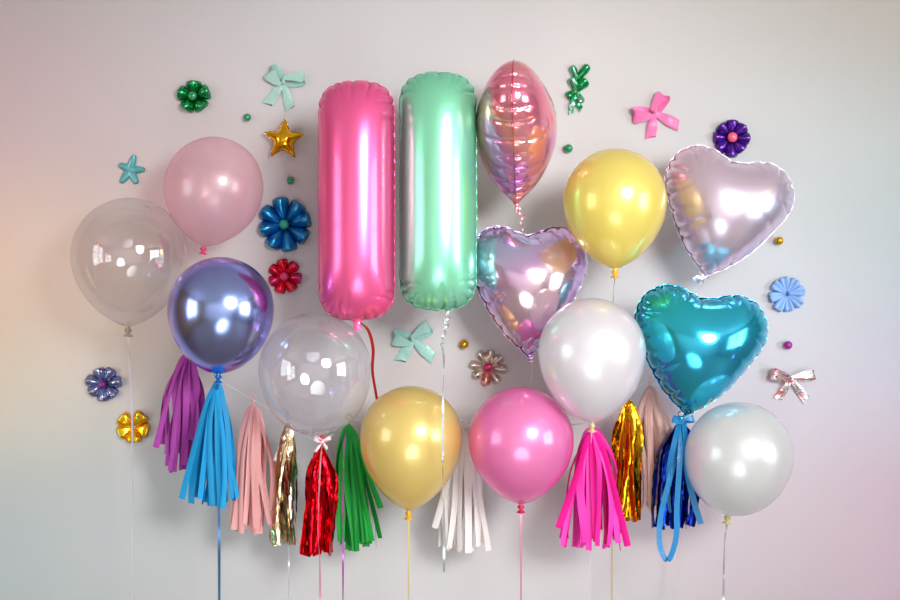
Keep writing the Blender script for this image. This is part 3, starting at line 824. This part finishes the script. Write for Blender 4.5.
# ------------------------------------------------------------------ the tassel garland
def tassel(label, tx, ty, x0, x1, yb, d, mat, n=22, w=6.5, seed=0, foil=False, full=.62, flyers=(), tmat=None, name='tissue_tassel', short=.14):
    rnd = random.Random(seed); s = S(d); root = thing(name, label, 'tassel', W(tx, ty, d), group='tassels on the garland')
    L = (yb - ty) * s; hw = (x1 - x0) / 2 * s; xc = ((x0 + x1) / 2 - tx) * s
    mats = mat if isinstance(mat, list) else [mat]
    head = [Vector((0, 0, 0.012)), Vector((0, 0, 0)), Vector((0, 0, -.03 * L)), Vector((xc * .04, 0, -.09 * L)), Vector((xc * .08, 0, -.14 * L))]
    hp = bez(head, 8)
    hm = tube(hp, [0.0022 + 0.0012 * math.sin(i * 1.9) + 0.0045 * (i / len(hp)) ** 1.5 for i in range(len(hp))], 10)
    hm.obj('tassel_head', mats[0], root)
    lp = [Vector((0.007 * math.sin(t) , 0.002 * math.cos(t), 0.017 - 0.008 * math.cos(t))) for t in [2 * PI * k / 20 for k in range(21)]]
    tube(lp, 0.0011, 6).obj('hanging_loop', mats[0], root)
    for i in range(n):
        ph = 2 * PI * (i + rnd.uniform(-.35, .35)) / n
        rad = rnd.uniform(.72, 1.0) if i % 3 else rnd.uniform(.2, .6)
        cx, sy = math.cos(ph) * rad, math.sin(ph) * rad
        ln = L * rnd.uniform(1 - short, 1.0); fly = 0
        bx = xc + cx * hw * .93; by = sy * hw * .5
        k1 = full
        pts = [(cx * .0015, sy * .0015, 0), (xc * .1 + cx * hw * .22, sy * hw * .2, -.07 * L),
               (xc * .3 + cx * hw * k1 * rnd.uniform(.9, 1.1), sy * hw * .55, -.29 * L), (xc * .65 + cx * hw * (k1 * .45 + .5) , sy * hw * .55, -.60 * ln), (bx, by + rnd.uniform(-.004, .004), -ln)]
        path = bez(pts, 7)
        tw = rnd.uniform(-1.0, 1.0); am = rnd.uniform(.1, .7); fr = rnd.uniform(2, 7); wv = rnd.uniform(-1, 1) * .02; wf = rnd.uniform(3, 7); wp = rnd.uniform(0, 6)
        path = [p + Vector((wv * (k_ / len(path)) * math.sin(wf * k_ / len(path) + wp), 0, 0)) for k_, p in enumerate(path)]
        if foil:
            path = [p + Vector((rnd.uniform(-1, 1) * .0012, rnd.uniform(-1, 1) * .0022, 0)) for p in path]
        side = Vector((-math.sin(ph), math.cos(ph) * .6, 0)); side.x += .9 * (1 if side.x >= 0 else -1) * (0.55 if abs(math.sin(ph)) > .3 else .2)
        wd = w * s * rnd.uniform(.65, 1.25)
        strap(path, lambda u, wd=wd: wd * (0.25 + 0.75 * min(1, u * 4)), twist=lambda u, tw=tw, am=am, fr=fr: tw * u + am * math.sin(u * fr), side0=side.normalized(), thick=.0003, crease=rnd.uniform(-.8, .8) if not foil else rnd.uniform(-.9, .9)).obj('fringe_strip', mats[rnd.randrange(len(mats))], root)
    for fx, fy in flyers:
        q = Vector(((fx - tx) * s, -.012, -(fy - ty) * s))
        path = bez([(0, -.002, 0), (q.x * .25 + xc * .1, -hw * .4, q.z * .18), (q.x * .55, -hw * .6, q.z * .5), q], 8)
        strap(path, lambda u: w * s * (0.25 + 0.75 * min(1, u * 4)), twist=lambda u: .8 * math.sin(3 * u), thick=.0003, crease=.3).obj('fringe_strip', mats[0], root)
    return root


tp = lambda nm, c: [sheet(nm, c, .6, .18), sheet(nm + ' deeper', tuple(int(v * .94) for v in c), .6, .18)]
M['t_purple'] = tp('purple tissue', (205, 80, 195)); M['t_blue'] = tp('sky blue tissue', (20, 172, 236)); M['t_salmon'] = tp('salmon pink tissue', (255, 188, 186))
M['t_green'] = tp('green tissue', (22, 170, 62)); M['t_white'] = [sheet('white tissue', (250, 244, 242), .6, .2, .12)]
M['t_magenta'] = [sheet('magenta tissue', (255, 20, 165), .6, .2), sheet('orchid tissue', (255, 70, 200), .6, .2)]; M['t_peach'] = tp('peach pink tissue', (255, 210, 198))
fb = (45, 0.8, 0.006, 2, (1, 1, .35))
M['t_silver'] = [plain('silver fringe foil', (225, 218, 210), 1, .16, fb), plain('pale gold fringe foil', (225, 200, 160), 1, .16, fb)]
M['t_red'] = [plain('red fringe foil', (215, 12, 30), 1, .18, fb)]; M['t_gold'] = [plain('gold fringe foil', (240, 178, 30), 1, .18, fb)]
M['t_navy'] = [plain('royal blue fringe foil', (15, 60, 185), .9, .2, fb), plain('deep blue fringe foil', (10, 40, 140), .9, .2, fb)]

tassel('purple tissue tassel hanging behind the metallic blue balloon', 188, 352, 158, 206, 476, .155, M['t_purple'], 24, 6.5, 1, flyers=((157, 447), (172, 470)), full=.75, short=.3)
tassel('bright sky blue tissue tassel below the metallic blue balloon', 217, 381, 192, 235, 507, .25, M['t_blue'], 24, 6.5, 2, flyers=((183, 498),), short=.08)
tassel('salmon pink tissue tassel, between the sky blue and silver ones', 253, 404, 229, 275, 534, .17, M['t_salmon'], 24, 6.5, 3, short=.09)
t_s = tassel('silver foil tassel under the left edge of the clear balloon', 288, 423, 269, 299, 546, .14, M['t_silver'], 12, 9, 4, True, short=.04, name='foil_tassel')
tassel('shiny red foil tassel under the clear balloon', 321, 447, 299, 334, 556, .22, M['t_red'], 18, 8, 5, True, short=.04, full=.8, name='foil_tassel')
t_g = tassel('green tissue tassel left of the gold balloon', 349, 424, 333, 380, 553, .15, M['t_green'], 26, 6.5, 6, flyers=((381, 507), (372, 540)), short=.12)
tassel('white tissue tassel between the gold and hot pink balloons', 463, 430, 436, 490, 551, .13, M['t_white'], 24, 6.5, 7, flyers=((435, 527),), short=.07)
tassel('magenta tissue tassel under the white balloon', 592, 426, 560, 627, 552, .22, M['t_magenta'], 30, 7, 8, flyers=((558, 527), (627, 545)), full=.6, short=.16)
tassel('gold foil tassel right of the magenta one', 629, 400, 612, 643, 521, .14, M['t_gold'], 16, 8, 9, True, short=.04, full=.85, name='foil_tassel')
tassel('peach pink tissue tassel behind the tip of the teal heart', 650, 386, 633, 680, 511, .12, M['t_peach'], 24, 6.5, 10, short=.13, full=.7)
tassel('royal blue foil tassel, the farthest right of the garland', 681, 421, 652, 701, 529, .17, M['t_navy'], 22, 7, 11, True, short=.06, full=.75, name='foil_tassel')
strand(t_s, [(289, 540, .14), (289, 600, .14), (290, 750, .14), (289, to_floor(0, 0, .14), .14)], 1.8, M['rib_white'])
strand(t_g, [(347, 424, .14), (344, 450, .20), (343, 500, .21), (343, 560, .20), (343, 700, .2), (342, to_floor(0, 0, .2), .2)], 2.2, M['rib_purple'], turns=7)

cord = bez([W(*p) for p in ((205, 322, .002), (188, 348, .155), (217, 377, .25), (253, 400, .17), (288, 419, .14), (321, 443, .22), (349, 420, .15), (405, 430, .12), (463, 426, .13), (530, 424, .12), (592, 422, .22), (629, 396, .14), (650, 382, .12), (681, 417, .17), (697, 402, .06), (700, 385, .002))], 12)
tag(tube(cord, .0011, 6).obj('garland_cord', M['rib_white']), 'thin white cord that carries the row of tassels behind the balloons', 'cord')

# ------------------------------------------------------------------ camera, light
def area(name, loc, rot, size, size_y, power, col=(1, 1, 1)):
    l = bpy.data.lights.new(name, 'AREA'); l.shape = 'RECTANGLE'; l.size = size; l.size_y = size_y; l.energy = power; l.color = col
    o = link(bpy.data.objects.new(name, l)); o.location = loc; o.rotation_euler = rot; return o


wy, wz = (WIN['y0'] + WIN['y1']) / 2, (WIN['z0'] + WIN['z1']) / 2

def spot(name, loc, target, power, angle, col, radius=0.1, blend=1.0):
    l = bpy.data.lights.new(name, 'SPOT'); l.energy = power; l.spot_size = math.radians(angle); l.spot_blend = blend; l.color = col; l.shadow_soft_size = radius
    o = link(bpy.data.objects.new(name, l)); o.location = loc
    o.rotation_euler = (Vector(target) - Vector(loc)).to_track_quat('-Z', 'Y').to_euler(); return o


# name: kind, placement, light per channel
LIGHTS = [
    ('daylight_window_left', 'A', (XL - 0.2, wy, wz), -1, None, (27, 29, 30)),
    ('daylight_window_right', 'A', (XR + 0.2, wy, wz), 1, None, (67, 66, 67)),
    ('added_key_spot', 'S', (1.35, -3.2, 2.35), (0.0, 0, 1.55), 43, (425, 430, 425)),  # added key light, brightens the middle of the wall
    # added fill spots: brighten the room end behind the camera for foil reflections
    ('room_fill_left', 'S', (-1.7, -3.9, 2.65), (-1.7, -5.6, 1.3), 110, (66, 65, 65)),
    ('room_fill_right', 'S', (1.7, -3.9, 2.65), (1.7, -5.6, 1.3), 110, (66, 65, 65)),
    ('room_fill_centre', 'S', (0.0, -3.9, 2.65), (0.0, -5.6, 1.3), 110, (66, 65, 65)),
    # added coloured spots without fixtures, tinting the wall towards its edges
    ('tint_fill_upper_left', 'S', (-2.5, -1.6, 2.2), (-1.2, 0, 1.84), 34, (34, 0, 5)),
    ('tint_fill_middle_left', 'S', (-2.5, -1.4, 1.3), (-1.25, 0, 1.45), 30, (52, 32, 0)),
    ('tint_fill_low_left', 'S', (-2.5, -1.3, 0.3), (-1.2, 0, 0.78), 38, (6, 28, 30)),
    ('tint_fill_upper_right', 'S', (2.6, -1.5, 2.6), (1.15, 0, 2.2), 36, (16, 14, 0)),
    ('tint_fill_middle_right', 'S', (2.6, -1.4, 1.5), (1.15, 0, 1.6), 36, (0, 30, 42)),
    ('tint_fill_low_right', 'S', (2.6, -1.3, 0.5), (1.2, 0, 0.95), 36, (48, 14, 40)),
    ('added_fill_low_centre', 'S', (0.1, -2.3, 0.25), (0.05, 0, 1.0), 62, (58, 64, 68)),  # added fill from below for the tassels and lower wall
]
for nm_, kd_, lo_, tg_, an_, pw_ in LIGHTS:
    P_ = max(pw_); cl_ = tuple(v / P_ for v in pw_)
    if P_ <= 0.01: continue
    if kd_ == 'A': area(nm_, lo_, (0, tg_ * PI / 2, 0), 1.6, 1.8, P_, cl_)
    else: spot(nm_, lo_, tg_, P_, an_, cl_, .6 if nm_ in ('added_key_spot', 'added_fill_low_centre') else .12)

world = bpy.data.worlds.new('sky'); bpy.context.scene.world = world; world.use_nodes = True
bg = world.node_tree.nodes['Background']; bg.inputs[0].default_value = (0.75, 0.85, 1.0, 1); bg.inputs[1].default_value = 1.0

cam = bpy.data.cameras.new('camera'); cam.sensor_width = 36; cam.lens = 36 * CAM_D * PPM / 900
co = link(bpy.data.objects.new('camera', cam)); co.location = (0, -CAM_D, CAM_Z); co.rotation_euler = (PI / 2, 0, 0)
sc = bpy.context.scene; sc.camera = co
sc.view_settings.view_transform = 'Standard'; sc.view_settings.look = 'None'; sc.view_settings.gamma = 1; sc.view_settings.use_curve_mapping = False
sc.view_settings.exposure = 0.25
